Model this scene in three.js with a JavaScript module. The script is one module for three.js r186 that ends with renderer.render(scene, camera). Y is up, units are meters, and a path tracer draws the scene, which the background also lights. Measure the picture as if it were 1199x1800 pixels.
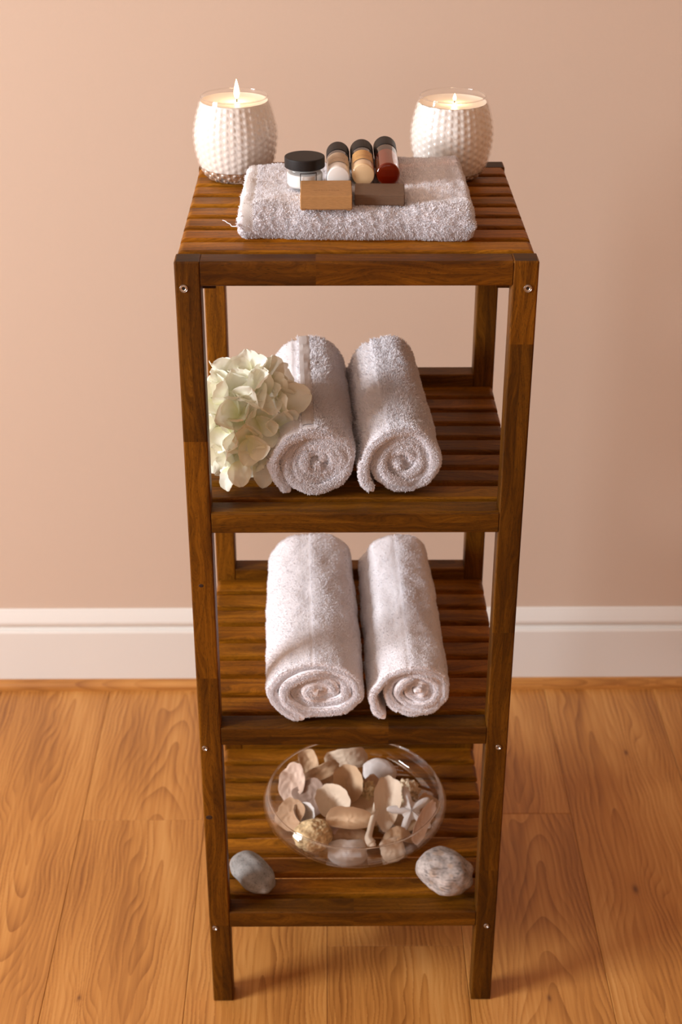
import * as THREE from 'three';
import { mergeGeometries, mergeVertices } from 'three/addons/utils/BufferGeometryUtils.js';
import { RoundedBoxGeometry } from 'three/addons/geometries/RoundedBoxGeometry.js';
import { RectAreaLightUniformsLib } from 'three/addons/lights/RectAreaLightUniformsLib.js';
import { createNoise2D, createNoise3D } from 'simplex-noise';

// ------------------------------------------------------------------ camera, light, exposure
const scene = new THREE.Scene();
const camera = new THREE.PerspectiveCamera(37.5, 1199 / 1800, 0.05, 30);
camera.fov = THREE.MathUtils.radToDeg(2 * Math.atan(900 / 2651.2));
camera.position.set(-0.02852, 1.53788, 1.45701);
camera.rotation.order = 'YXZ';
camera.rotation.set(-0.49917, -0.00885, 0.00121);
camera.focus = 1.62;
camera.userData.fStop = 7;
camera.updateProjectionMatrix();

const renderer = new THREE.WebGLRenderer({ antialias: true });
renderer.toneMapping = THREE.LinearToneMapping;
renderer.toneMappingExposure = 1.0;
renderer.shadowMap.enabled = true;
RectAreaLightUniformsLib.init();

scene.background = new THREE.Color().setRGB(0.9, 0.92, 1.0);
scene.backgroundIntensity = 1.0;

// daylight through the window in the left wall
const WIN = { x: -3.5, z0: 0.65, z1: 1.85, y0: 1.25, y1: 2.4 };
const FWIN = { z: 4.0, x0: -1.1, x1: 0.5, y0: 1.0, y1: 2.1 };
function windowLight(color, intensity, w, h, pos, target) {
  const l = new THREE.RectAreaLight(new THREE.Color().setRGB(...color), intensity, w, h);
  l.position.set(...pos); l.lookAt(...target); l.castShadow = true; scene.add(l); return l;
}
windowLight([1, 1.04, 1.09], 46.5, WIN.z1 - WIN.z0, WIN.y1 - WIN.y0, [WIN.x + 0.01, (WIN.y0 + WIN.y1) / 2, (WIN.z0 + WIN.z1) / 2], [0, (WIN.y0 + WIN.y1) / 2, (WIN.z0 + WIN.z1) / 2]);
windowLight([1.0, 0.93, 0.9], 0.8, FWIN.x1 - FWIN.x0, FWIN.y1 - FWIN.y0, [(FWIN.x0 + FWIN.x1) / 2, (FWIN.y0 + FWIN.y1) / 2, FWIN.z - 0.01], [(FWIN.x0 + FWIN.x1) / 2, (FWIN.y0 + FWIN.y1) / 2, 0]);

// ------------------------------------------------------------------ helpers
let seed = 20240611;
function rnd() { seed |= 0; seed = (seed + 0x6D2B79F5) | 0; let t = Math.imul(seed ^ (seed >>> 15), 1 | seed); t = (t + Math.imul(t ^ (t >>> 7), 61 | t)) ^ t; return ((t ^ (t >>> 14)) >>> 0) / 4294967296; }
const rr = (a, b) => a + (b - a) * rnd();
const n2 = createNoise2D(rnd), n3 = createNoise3D(rnd);
const lerp = (a, b, t) => a + (b - a) * t;
const clamp = (x, a = 0, b = 1) => Math.min(b, Math.max(a, x));
const smooth = (a, b, x) => { const t = clamp((x - a) / (b - a)); return t * t * (3 - 2 * t); };
const used = {};
function numbered(name) { const k = used[name] = (used[name] ?? -1) + 1; return k ? `${name}_${String(k).padStart(3, '0')}` : name; }
function shade(o) { o.castShadow = true; o.receiveShadow = true; return o; }
function thing(name, label, category, group) {
  const o = new THREE.Group(); o.name = numbered(name); scene.add(o);
  o.userData = { label, category }; if (group) o.userData.group = group;
  return o;
}
function part(name, geo, material, parent) {
  const m = shade(new THREE.Mesh(geo, material)); m.name = name; parent.add(m); return m;
}
function struct(name, geo, material) {
  const m = geo ? shade(new THREE.Mesh(geo, material)) : new THREE.Group();
  m.name = name; m.userData.kind = 'structure'; scene.add(m); return m;
}
function box(x0, x1, y0, y1, z0, z1) { const g = new THREE.BoxGeometry(x1 - x0, y1 - y0, z1 - z0); g.translate((x0 + x1) / 2, (y0 + y1) / 2, (z0 + z1) / 2); return g; }
function geom(pos, uv, idx, col) {
  const g = new THREE.BufferGeometry();
  g.setAttribute('position', new THREE.Float32BufferAttribute(pos, 3));
  if (uv) g.setAttribute('uv', new THREE.Float32BufferAttribute(uv, 2));
  if (col) g.setAttribute('color', new THREE.Float32BufferAttribute(col, 3));
  g.setIndex(idx); g.computeVertexNormals(); return g;
}
function texture(w, h, fn, srgb = true) {
  const d = new Uint8Array(w * h * 4);
  for (let y = 0; y < h; y++) for (let x = 0; x < w; x++) {
    const c = fn(x, y), i = (y * w + x) * 4;
    d[i] = clamp(c[0], 0, 255); d[i + 1] = clamp(c[1], 0, 255); d[i + 2] = clamp(c[2], 0, 255); d[i + 3] = 255;
  }
  const t = new THREE.DataTexture(d, w, h, THREE.RGBAFormat);
  t.magFilter = THREE.LinearFilter; t.minFilter = THREE.LinearMipmapLinearFilter; t.generateMipmaps = true;
  t.wrapS = t.wrapT = THREE.RepeatWrapping; if (srgb) t.colorSpace = THREE.SRGBColorSpace;
  t.needsUpdate = true; return t;
}
const mix3 = (a, b, t) => [lerp(a[0], b[0], t), lerp(a[1], b[1], t), lerp(a[2], b[2], t)];

// ------------------------------------------------------------------ textures
// acacia: 0.75 m along the grain (u) by 0.25 m across (v)
const AU = 0.75, AV = 0.25;
const acaciaTex = texture(1536, 512, (x, y) => {
  const u = x / 1536 * AU, v = y / 512 * AV;
  const w = n2(u * 5, v * 18) * 0.012 + n2(u * 14 + 9, v * 40) * 0.003;
  const vv = v + w;
  const band = 0.5 + 0.5 * Math.sin(vv * 420 + 3 * n2(u * 2, v * 30));
  const streak = n2(u * 7 + 40, vv * 260), fine = n2(u * 45 + 3, vv * 1500), broad = n2(u * 4 + 70, v * 28);
  const pore = smooth(0.55, 0.85, n2(u * 70 + 11, v * 2400 + 5));
  let t = 0.5 + 0.16 * (band - 0.5) + 0.16 * streak + 0.12 * fine + 0.24 * broad;
  let c = t < 0.5 ? mix3([72, 38, 2], [115, 68, 6], clamp(t * 2)) : mix3([115, 68, 6], [160, 101, 20], clamp(t * 2 - 1));
  return c.map(k => k * (1 - 0.28 * pore));
});
const acaciaBump = texture(512, 256, (x, y) => { const k = 128 + 60 * n2(x / 512 * 40, y / 256 * 300) + 30 * n2(x / 40, y / 3 + 77); return [k, k, k]; }, false);
// oak laminate: four boards side by side, 0.76 m across (u), 1.4 m along (v)
const OU = 0.76, OV = 1.4;
const boards = [0, 1, 2, 3].map(k => ({ c: 0.05 + 0.09 * rnd(), knots: [0, 1, 2].map(() => [rr(0.03, 0.16), rr(0.1, 1.3), rr(0.006, 0.012)]), tone: rr(-0.12, 0.12), zc: rr(0.2, 1.2), s: rr(0.05, 0.11) }));
const oakTex = texture(1024, 2048, (x, y) => {
  const X = x / 1024 * OU, z = y / 2048 * OV, k = Math.min(3, Math.floor(X / 0.19)), b = boards[k], lx = X - k * 0.19;
  const o = k * 13.7;
  let wx = lx + 0.012 * n2(z * 2.2 + o, lx * 4) + 0.004 * n2(z * 9 + o, lx * 22);
  let wz = z + 0.05 * n2(z * 3 + o, lx * 9 + 4);
  let knot = 0, rim = 0;
  for (const [kx, kz, kr] of b.knots) {
    const dx = lx - kx, dz = (z - kz) * 0.45, d = Math.hypot(dx, dz);
    wx += dx * 1.1 * Math.exp(-d * d / (kr * kr * 7)); 
    knot = Math.max(knot, Math.exp(-d * d / (kr * kr * 0.10))); rim = Math.max(rim, Math.exp(-d * d / (kr * kr * 2.5)));
  }
  // cathedral figure: rings cut at a shallow angle
  const dx = wx - b.c, rad = Math.sqrt(dx * dx + 0.00012 + Math.pow((wz - b.zc) * b.s, 2) * 0.6) + 0.018 * (wz - b.zc) * (k % 2 ? 1 : -1);
  const ph = rad * 150 + 0.6 * n2(z * 4 + o, lx * 14);
  const ring = ph - Math.floor(ph), line = Math.pow(ring, 2.2) * (0.6 + 0.4 * n2(z * 3 + o + 5, lx * 20));
  const pore = n2(lx * 900 + o, z * 14), streak = n2(lx * 130 + o, z * 3.5 + 8), broad = n2(lx * 9 + o, z * 1.6);
  let t = 0.57 - 0.46 * line + 0.07 * pore + 0.12 * streak + 0.18 * broad + b.tone - 0.30 * rim * (0.4 + 0.4 * streak);
  let c = t < 0.5 ? mix3([136, 82, 32], [190, 130, 63], clamp(t * 2)) : mix3([190, 130, 63], [225, 172, 104], clamp(t * 2 - 1));
  return mix3(c, [92, 52, 26], knot * 0.75);
});
const plasterBump = texture(512, 512, (x, y) => { const k = 128 + 50 * n2(x / 9, y / 9) + 35 * n2(x / 4 + 50, y / 4) + 30 * n2(x / 60, y / 60); return [k, k, k]; }, false);
const paperTex = texture(256, 256, (x, y) => { const k = 235 + 10 * n2(x / 3, y / 18) + 8 * n2(x / 40, y / 40); return [k, k, k]; });
const weaveBump = texture(128, 128, (x, y) => { const k = 128 + 90 * Math.sin((x + y) / 128 * Math.PI * 2 * 8); return [k, k, k]; }, false);
const clothBump = texture(256, 256, (x, y) => { const k = 128 + 60 * n2(x / 2.2, y / 2.2) + 50 * n2(x / 5, y / 5 + 31); return [k, k, k]; }, false);

// ------------------------------------------------------------------ materials
const std = (o) => new THREE.MeshStandardMaterial(o), phy = (o) => new THREE.MeshPhysicalMaterial(o);
const rgb = (r, g, b) => new THREE.Color().setRGB(r, g, b);
const M = {
  wall: std({ color: rgb(0.635, 0.50, 0.395), roughness: 0.85, bumpMap: plasterBump, bumpScale: 0.00012 }),
  clay: std({ color: rgb(0.50, 0.27, 0.13), roughness: 0.9 }),
  ceiling: std({ color: rgb(0.6, 0.50, 0.40), roughness: 0.9 }),
  baseboard: std({ color: rgb(0.78, 0.765, 0.725), roughness: 0.42 }),
  upvc: std({ color: rgb(0.85, 0.85, 0.84), roughness: 0.35 }),
  oak: phy({ map: oakTex, roughness: 0.42, clearcoat: 0.15, clearcoatRoughness: 0.35 }),
  subfloor: std({ color: rgb(0.10, 0.05, 0.02), roughness: 0.9 }),
  acacia: phy({ map: acaciaTex, vertexColors: true, roughness: 0.5, bumpMap: acaciaBump, bumpScale: 0.00015, clearcoat: 0.05, clearcoatRoughness: 0.4, specularIntensity: 0.3 }),
  knot: std({ color: rgb(0.022, 0.008, 0.003), roughness: 0.6 }),
  steel: std({ color: rgb(0.62, 0.60, 0.57), metalness: 1, roughness: 0.28 }),
  darkhole: std({ color: rgb(0.03, 0.03, 0.03), metalness: 0.6, roughness: 0.6 }),
  terry: std({ color: rgb(0.86, 0.83, 0.86), roughness: 0.95, bumpMap: clothBump, bumpScale: 0.0006 }),
  pile: std({ color: rgb(0.90, 0.87, 0.90), roughness: 0.95 }),
  hem: std({ color: rgb(0.70, 0.65, 0.63), roughness: 0.8, bumpMap: weaveBump, bumpScale: 0.0006 }),
  glass: phy({ color: 0xffffff, roughness: 0.03, transmission: 1, thickness: 0, ior: 1.5 }),
  bowlGlass: phy({ color: rgb(0.97, 0.97, 0.97), roughness: 0.01, transmission: 1, thickness: 0, ior: 1.6 }),
  rimGlass: phy({ color: 0xffffff, roughness: 0.02, transmission: 1, thickness: 0.002, ior: 1.5 }),
  candleGlass: phy({ color: 0xffffff, roughness: 0.04, transmission: 1, thickness: 0, ior: 1.6 }),
  wax: phy({ color: rgb(0.83, 0.79, 0.735), roughness: 0.3, clearcoat: 0.8, clearcoatRoughness: 0.12 }),
  silver: std({ color: rgb(0.82, 0.77, 0.70), metalness: 0.75, roughness: 0.24 }),
  waxTop: phy({ color: rgb(0.88, 0.80, 0.70), roughness: 0.35, transmission: 0 }),
  wick: std({ color: rgb(0.05, 0.035, 0.03), roughness: 0.9 }),
  flame: std({ color: 0x000000, emissive: rgb(1, 0.78, 0.48), emissiveIntensity: 9 }),
  blackCap: phy({ color: rgb(0.014, 0.012, 0.012), roughness: 0.55, specularIntensity: 0.6 }),
  creamFill: std({ color: rgb(0.85, 0.83, 0.80), roughness: 0.5 }),
  goldFill: std({ color: rgb(0.78, 0.56, 0.32), roughness: 0.45 }),
  amber: phy({ color: rgb(0.86, 0.38, 0.12), roughness: 0.05, transmission: 1, thickness: 0, ior: 1.45 }),
  amberGel: phy({ color: rgb(0.20, 0.04, 0.012), roughness: 0.35, transmission: 0.35, thickness: 0 }),
  kraft: std({ color: rgb(0.50, 0.265, 0.095), map: paperTex, roughness: 0.75 }),
  kraftDark: std({ color: rgb(0.30, 0.15, 0.055), roughness: 0.8 }),
  taupe: std({ color: rgb(0.165, 0.095, 0.055), map: paperTex, roughness: 0.7 }),
  petal: phy({ vertexColors: true, roughness: 0.75, transmission: 0.32, thickness: 0, side: THREE.DoubleSide }),
  leafGreen: std({ color: rgb(0.09, 0.17, 0.04), roughness: 0.7, side: THREE.DoubleSide }),
  rock: std({ vertexColors: true, roughness: 0.85 }),
  black: std({ color: rgb(0.012, 0.011, 0.011), roughness: 0.5 }),
};

// ------------------------------------------------------------------ the room
const WALLZ = -0.742, XL = -3.5, XR = 2.9, ZF = 4.0, CEIL = 2.9, T = 0.12;
function uvMetres(g, s = 0.5) {                       // box-mapped uv in units of s metres
  g = g.toNonIndexed(); g.computeVertexNormals();
  const p = g.attributes.position, n = g.attributes.normal, uv = g.attributes.uv ?? new THREE.BufferAttribute(new Float32Array(p.count * 2), 2);
  for (let i = 0; i < p.count; i++) {
    const ax = Math.abs(n.getX(i)), ay = Math.abs(n.getY(i)), az = Math.abs(n.getZ(i));
    const a = ax > ay && ax > az ? [p.getZ(i), p.getY(i)] : ay > az ? [p.getX(i), p.getZ(i)] : [p.getX(i), p.getY(i)];
    uv.setXY(i, a[0] / s, a[1] / s);
  }
  g.setAttribute('uv', uv); return g;
}
struct('wall_back', uvMetres(box(XL - T, XR + T, -0.05, CEIL, WALLZ - T, WALLZ)), M.wall);
struct('wall_right', uvMetres(box(XR, XR + T, -0.05, CEIL, WALLZ, ZF)), M.clay);
struct('wall_left', uvMetres(mergeGeometries([
  box(XL - T, XL, -0.05, WIN.y0, WALLZ, ZF), box(XL - T, XL, WIN.y1, CEIL, WALLZ, ZF),
  box(XL - T, XL, WIN.y0, WIN.y1, WALLZ, WIN.z0), box(XL - T, XL, WIN.y0, WIN.y1, WIN.z1, ZF)])), M.wall);
struct('wall_front', uvMetres(mergeGeometries([
  box(XL - T, XR + T, -0.05, FWIN.y0, ZF, ZF + T), box(XL - T, XR + T, FWIN.y1, CEIL, ZF, ZF + T),
  box(XL - T, FWIN.x0, FWIN.y0, FWIN.y1, ZF, ZF + T), box(FWIN.x1, XR + T, FWIN.y0, FWIN.y1, ZF, ZF + T)])), M.clay);
struct('ceiling', box(XL - T, XR + T, CEIL, CEIL + 0.1, WALLZ - T, ZF + T), M.ceiling);
function makeWindow(n, along, w, h, pos, turn) {
  const g = struct(`window_${n}`); g.position.set(...pos); g.rotation.y = turn;
  const f = 0.05;
  part('window_frame', mergeGeometries([box(-w / 2, w / 2, -h / 2, -h / 2 + f, -0.03, 0.03), box(-w / 2, w / 2, h / 2 - f, h / 2, -0.03, 0.03),
    box(-w / 2, -w / 2 + f, -h / 2 + f, h / 2 - f, -0.03, 0.03), box(w / 2 - f, w / 2, -h / 2 + f, h / 2 - f, -0.03, 0.03), box(-0.03, 0.03, -h / 2 + f, h / 2 - f, -0.03, 0.03)]), M.upvc, g);
  for (const s of [-1, 1]) part('pane', box(s > 0 ? 0.03 : -w / 2 + f, s > 0 ? w / 2 - f : -0.03, -h / 2 + f, h / 2 - f, -0.003, 0.003), M.glass, g);
}
makeWindow(1, 'z', WIN.z1 - WIN.z0, WIN.y1 - WIN.y0, [XL - 0.08, (WIN.y0 + WIN.y1) / 2, (WIN.z0 + WIN.z1) / 2], Math.PI / 2);
makeWindow(2, 'x', FWIN.x1 - FWIN.x0, FWIN.y1 - FWIN.y0, [(FWIN.x0 + FWIN.x1) / 2, (FWIN.y0 + FWIN.y1) / 2, ZF + 0.08], 0);

// floor of 190 mm laminate boards, each one a piece
const floor = struct('floor');
part('subfloor', box(XL - T, XR + T, -0.06, -0.0085, WALLZ - T, ZF + T), M.subfloor, floor);
function plank(x0, x1, z0, z1, col) {
  const g = 0.00025, c = 0.0007, pos = [], uv = [], idx = [];
  x0 += g; x1 -= g; z0 += g; z1 -= g;
  const flip = rnd() < 0.5 ? -1 : 1, v0 = flip > 0 ? rr(0, 0.1) : rr(1.3, 1.4);
  const add = (x, y, z) => { pos.push(x, y, z); uv.push((col * 0.19 + (x - x0)) / OU, (v0 + flip * (z - z0)) / OV); return pos.length / 3 - 1; };
  const quad = (a, b, cc, d) => { const i = [a, b, cc, d].map(p => add(...p)); idx.push(i[0], i[1], i[2], i[0], i[2], i[3]); };
  const t = [[x0 + c, 0, z1 - c], [x1 - c, 0, z1 - c], [x1 - c, 0, z0 + c], [x0 + c, 0, z0 + c]];
  const m = [[x0, -c, z1], [x1, -c, z1], [x1, -c, z0], [x0, -c, z0]], b = m.map(p => [p[0], -0.0085, p[2]]);
  quad(...t);
  for (let i = 0; i < 4; i++) { const j = (i + 1) % 4; quad(m[i], m[j], t[j], t[i]); quad(b[i], b[j], m[j], m[i]); }
  return geom(pos, uv, idx);
}
// board rows: the far end joint of each row (z), from the photograph where it shows
const joints = { '-1': 0.5, 0: -0.369, 1: 0.42, 2: -0.0995, 3: -0.38, 4: 0.1 };
for (let k = -17; k <= 17; k++) {
  const x0 = -0.413 + 0.19 * k, x1 = x0 + 0.19;
  if (x1 < XL || x0 > XR) continue;
  let z = (joints[k] ?? rr(-0.7, 0.4)); while (z > WALLZ) z -= 1.29;
  for (; z < ZF; z += 1.29) {
    const a = Math.max(z, WALLZ), b = Math.min(z + 1.29, ZF); if (b - a < 0.02) continue;
    part('plank', plank(Math.max(x0, XL), Math.min(x1, XR), a, b, Math.floor(rnd() * 4)), M.oak, floor);
  }
}
// skirting board with a moulded top, and the quarter-round beading
{
  const s = new THREE.Shape();
  const zf = 0.0148;
  s.moveTo(0, 0); s.lineTo(zf, 0); s.lineTo(zf, 0.108); s.quadraticCurveTo(zf, 0.1125, zf - 0.003, 0.1135);
  s.lineTo(zf - 0.0085, 0.1145); s.lineTo(zf - 0.0088, 0.1165); s.quadraticCurveTo(zf - 0.0075, 0.1205, zf - 0.0035, 0.1255); s.quadraticCurveTo(zf - 0.0022, 0.1295, zf - 0.0045, 0.134);
  s.quadraticCurveTo(zf - 0.0075, 0.142, zf - 0.0105, 0.148); s.quadraticCurveTo(zf - 0.0115, 0.152, 0.001, 0.152); s.lineTo(0, 0.152); s.closePath();
  const e = new THREE.ExtrudeGeometry(s, { depth: XR - XL, bevelEnabled: false, curveSegments: 6 });
  e.rotateY(Math.PI / 2); // shape x -> -z, extrusion -> +x
  e.scale(1, 1, -1);
  const p = e.toNonIndexed(), a = p.attributes.position; // flip winding after mirroring
  for (let i = 0; i < a.count; i += 3) { const t = [a.getX(i), a.getY(i), a.getZ(i)]; a.setXYZ(i, a.getX(i + 1), a.getY(i + 1), a.getZ(i + 1)); a.setXYZ(i + 1, ...t); }
  p.translate(XL, 0, WALLZ); p.computeVertexNormals();
  struct('baseboard_back', p, M.baseboard);
  const q = new THREE.Shape(); q.moveTo(0, 0); q.lineTo(0.0152, 0); q.lineTo(0.0152, 0.004); q.absarc(0.003, 0.0035, 0.0122, 0.04, Math.PI / 2, false); q.lineTo(0, 0.0157); q.closePath();
  const e2 = new THREE.ExtrudeGeometry(q, { depth: XR - XL, bevelEnabled: false, curveSegments: 8 });
  e2.rotateY(Math.PI / 2); e2.scale(1, 1, -1);
  const p2 = e2.toNonIndexed(), a2 = p2.attributes.position, uv2 = p2.attributes.uv;
  for (let i = 0; i < a2.count; i += 3) { const t = [a2.getX(i), a2.getY(i), a2.getZ(i)]; a2.setXYZ(i, a2.getX(i + 1), a2.getY(i + 1), a2.getZ(i + 1)); a2.setXYZ(i + 1, ...t); }
  for (let i = 0; i < a2.count; i++) uv2.setXY(i, (a2.getZ(i) + a2.getY(i) + 0.03) / OU, a2.getX(i) / OV);
  p2.translate(XL, 0, WALLZ + 0.0148); p2.computeVertexNormals();
  struct('trim_1', p2, M.oak);
}

// ------------------------------------------------------------------ the slatted shelf unit
const W = 0.37, LEG = 0.0265, H = 1.0311, D = 0.368, SHELF = [H, 0.7427, 0.4505, 0.1575];
// a rounded bar along +x, from x=0 to x=L, w deep (z) and h high (y), centred on the axis; staves = [[end, tint], ...]
function bar(L, w, h, r, rEnd, staves, endTint = 0.5, topRound = 0) {
  const pos = [], uv = [], col = [], idx = [];
  const prof = [], K = 3;
  const corners = [[w / 2 - r, h / 2 - r, 0], [-(w / 2 - r), h / 2 - r, 1], [-(w / 2 - r), -(h / 2 - r), 2], [w / 2 - r, -(h / 2 - r), 3]];
  prof.push([w / 2, 0]);
  for (const [cz, cy, q] of corners) for (let i = 0; i <= K; i++) { const a = (q + i / K) * Math.PI / 2; prof.push([cz + r * Math.cos(a), cy + r * Math.sin(a)]); }
  prof.push([w / 2, 0]);
  const per = [0]; for (let i = 1; i < prof.length; i++) per.push(per[i - 1] + Math.hypot(prof[i][0] - prof[i - 1][0], prof[i][1] - prof[i - 1][1]));
  const rings = [];
  const endsteps = [0, 0.15, 0.4, 0.7, 1];
  const re = Math.max(rEnd, topRound);
  for (const s of endsteps) rings.push(s * re);
  const cuts = staves.slice(0, -1).map(s => s[0]);
  for (const c of cuts) rings.push(c - 1e-5, c + 1e-5);
  for (const s of [...endsteps].reverse()) rings.push(L - s * re);
  rings.sort((a, b) => a - b);
  const offs = staves.map(() => [rr(0, AU - 0.4), rr(0, AV - 2 * (w + h))]);
  const N = prof.length;
  rings.forEach(x => {
    const d = Math.min(x, L - x);
    const ins = d < rEnd ? rEnd - Math.sqrt(Math.max(0, rEnd * rEnd - (rEnd - d) ** 2)) : 0;
    const top = d < topRound ? topRound - Math.sqrt(Math.max(0, topRound * topRound - (topRound - d) ** 2)) : 0;
    let k = 0; while (k < staves.length - 1 && x > staves[k][0]) k++;
    const x0 = k ? staves[k - 1][0] : 0;
    prof.forEach(([z, y], i) => {
      let yy = y > 0 ? Math.min(y, h / 2 - Math.max(ins, top)) : Math.max(y, -(h / 2 - ins));
      pos.push(x, yy, Math.sign(z) * Math.min(Math.abs(z), w / 2 - ins));
      uv.push((offs[k][0] + x - x0) / AU, (offs[k][1] + per[i]) / AV);
      col.push(...staves[k][1]);
    });
  });
  for (let j = 0; j < rings.length - 1; j++) for (let i = 0; i < N - 1; i++) { const a = j * N + i, b = a + 1, c = a + N, d = c + 1; idx.push(a, b, c, b, d, c); }
  for (const e of [0, 1]) {
    const base = (e ? rings.length - 1 : 0) * N, c0 = pos.length / 3, t = staves[e ? staves.length - 1 : 0][1];
    for (let i = 0; i < N; i++) { const s = (base + i) * 3; pos.push(pos[s], pos[s + 1], pos[s + 2]); uv.push((0.3 + pos[s + 1]) / AU, (0.1 + pos[s + 2]) / AV); col.push(...t.map(v => v * endTint)); }
    pos.push(e ? L : 0, 0, 0); uv.push(0.3 / AU, 0.1 / AV); col.push(...t.map(v => v * endTint));
    for (let i = 0; i < N - 1; i++) e ? idx.push(c0 + N, c0 + i, c0 + i + 1) : idx.push(c0 + N, c0 + i + 1, c0 + i);
  }
  return geom(pos, uv, idx, col);
}
const tone = (k, warm = 0) => [k * (1 + 0.05 * warm), k, k * (1 - 0.12 * warm)];
const rtone = (a, b) => tone(rr(a, b), rr(-1, 1));
const shelf = thing('slatted_shelf_unit', 'tall dark brown acacia shelf unit with four slatted shelves and square legs', 'shelf');
function legMesh(x, z, staves) {
  const g = bar(H, LEG, LEG, 0.0022, 0.0018, staves, 0.42);
  g.rotateZ(Math.PI / 2); g.translate(x, 0, z);
  return part('leg', g, M.acacia, shelf);
}
const lx = W / 2 - LEG / 2, zf = -LEG / 2, zb = -D + LEG / 2;
legMesh(-lx, zf, [[0.135, tone(0.52)], [0.522, tone(0.66)], [0.8295, tone(0.80)], [H, tone(0.54)]]);
legMesh(lx, zf, [[0.226, tone(0.42)], [0.584, tone(0.46)], [0.941, tone(0.43)], [H, tone(0.76)]]);
legMesh(-lx, zb, [[0.3, tone(0.8)], [0.62, tone(0.75)], [H, tone(0.95)]]);
legMesh(lx, zb, [[0.4, tone(0.6)], [0.7, tone(0.55)], [H, tone(0.52)]]);
// knots in the wood
function knot(x, y, rx, ry) { const g = new THREE.SphereGeometry(1, 14, 8); g.scale(rx, ry, 0.0003); g.translate(x, y, 0); part('knot', g, M.knot, shelf); }
knot(-0.1735, 0.649, 0.0028, 0.0022); knot(-0.178, 0.314, 0.0042, 0.0032);
SHELF.forEach((y, s) => {
  const top = s === 0;
  const inner = W - 2 * LEG;
  // front and back rails between the legs
  const fr = [[[0.117, tone(0.48, 1)], [inner, tone(0.62, 1)]], [[inner, tone(0.68, -1)]], [[0.2, tone(0.42)], [inner, tone(0.38)]], [[0.16, tone(0.52)], [inner, tone(0.58)]]][s];
  const f = bar(inner, LEG, LEG, 0.003, 0.0003, fr); f.translate(-inner / 2, y - LEG / 2, zf); part('front_rail', f, M.acacia, shelf);
  const b = bar(inner, LEG, 0.0285, 0.002, 0.0003, [[inner, rtone(0.62, 0.78)]]); b.translate(-inner / 2, (top ? y : y + 0.0165) - 0.0285 / 2, zb); part('back_rail', b, M.acacia, shelf);
  // side rails under the slats
  const sl = D - 2 * LEG, ST = 0.0115;
  for (const e of [-1, 1]) {
    const g = bar(sl, 0.027, LEG, 0.002, 0.0003, [[sl, rtone(0.6, 0.75)]]); g.rotateY(Math.PI / 2); g.translate(e * 0.1585, y - ST - LEG / 2, -LEG);
    part('side_rail', g, M.acacia, shelf);
  }
  for (let i = 0; i < 8; i++) {
    const z1 = -0.0348 - i * 0.03985, w = 0.0285;
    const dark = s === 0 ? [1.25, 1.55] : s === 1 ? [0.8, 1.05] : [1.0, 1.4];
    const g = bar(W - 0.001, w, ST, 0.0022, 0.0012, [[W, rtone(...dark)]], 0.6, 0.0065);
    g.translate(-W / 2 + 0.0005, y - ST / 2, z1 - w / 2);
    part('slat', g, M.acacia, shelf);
  }
});
// socket-head bolts in the front legs
for (const [x, y, k] of [[-0.1759, 1.003, 1], [0.1746, 1.0025, 1], [-0.179, 0.4208, 0.8], [0.1741, 0.4207, 0.8], [-0.178, 0.1312, 0.8], [0.1733, 0.1327, 0.8]]) {
  const R = 0.0042 * k;
  const pts = [[0.0001, -0.0002], [R * 0.42, -0.0002], [R * 0.46, 0.0009], [R * 0.72, 0.0011], [R * 0.78, 0.0004], [R * 0.86, 0.0004], [R * 0.9, 0.0012], [R, 0.0009], [R, -0.001]].map(p => new THREE.Vector2(...p));
  const g = new THREE.LatheGeometry(pts, 20); g.rotateX(Math.PI / 2); g.translate(x, y, 0);
  const b = part('bolt', g, M.steel, shelf);
  const hx = new THREE.CylinderGeometry(R * 0.4, R * 0.4, 0.0003, 6); hx.rotateX(Math.PI / 2); hx.translate(x, y, 0.0001); part('socket', hx, M.darkhole, b);
}

// ------------------------------------------------------------------ terry pile
const fibreGeo = (() => {
  const pos = [], idx = [], S = 4, K = 3;
  for (let j = 0; j <= S; j++) { const t = j / S, r = (0.17 - 0.09 * t), bx = 0.35 * t * t; for (let i = 0; i < K; i++) { const a = i / K * Math.PI * 2; pos.push(bx + r * Math.cos(a), t, r * Math.sin(a)); } }
  for (let j = 0; j < S; j++) for (let i = 0; i < K; i++) { const a = j * K + i, b = j * K + (i + 1) % K; idx.push(a, a + K, b, b, a + K, b + K); }
  idx.push(S * K, S * K + 2, S * K + 1);
  return geom(pos, null, idx);
})();
const _q = new THREE.Quaternion(), _q2 = new THREE.Quaternion(), _m = new THREE.Matrix4(), _s = new THREE.Vector3(), _p = new THREE.Vector3(), _n = new THREE.Vector3(), UPV = new THREE.Vector3(0, 1, 0);
function pile(list, parent) {                         // list of [position, normal, length]
  const im = new THREE.InstancedMesh(fibreGeo, M.pile, list.length);
  list.forEach(([p, n, len], i) => {
    _n.set(n[0] + rr(-0.55, 0.55), n[1] + rr(-0.55, 0.55), n[2] + rr(-0.55, 0.55)).normalize();
    _q.setFromUnitVectors(UPV, _n); _q2.setFromAxisAngle(UPV, rr(0, 6.283)); _q.multiply(_q2);
    _s.set(len * 0.95, len, len * 0.95); _m.compose(_p.set(...p), _q, _s); im.setMatrixAt(i, _m);
  });
  im.name = 'pile'; im.userData.kind = 'stuff'; shade(im); parent.add(im); return im;
}

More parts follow.
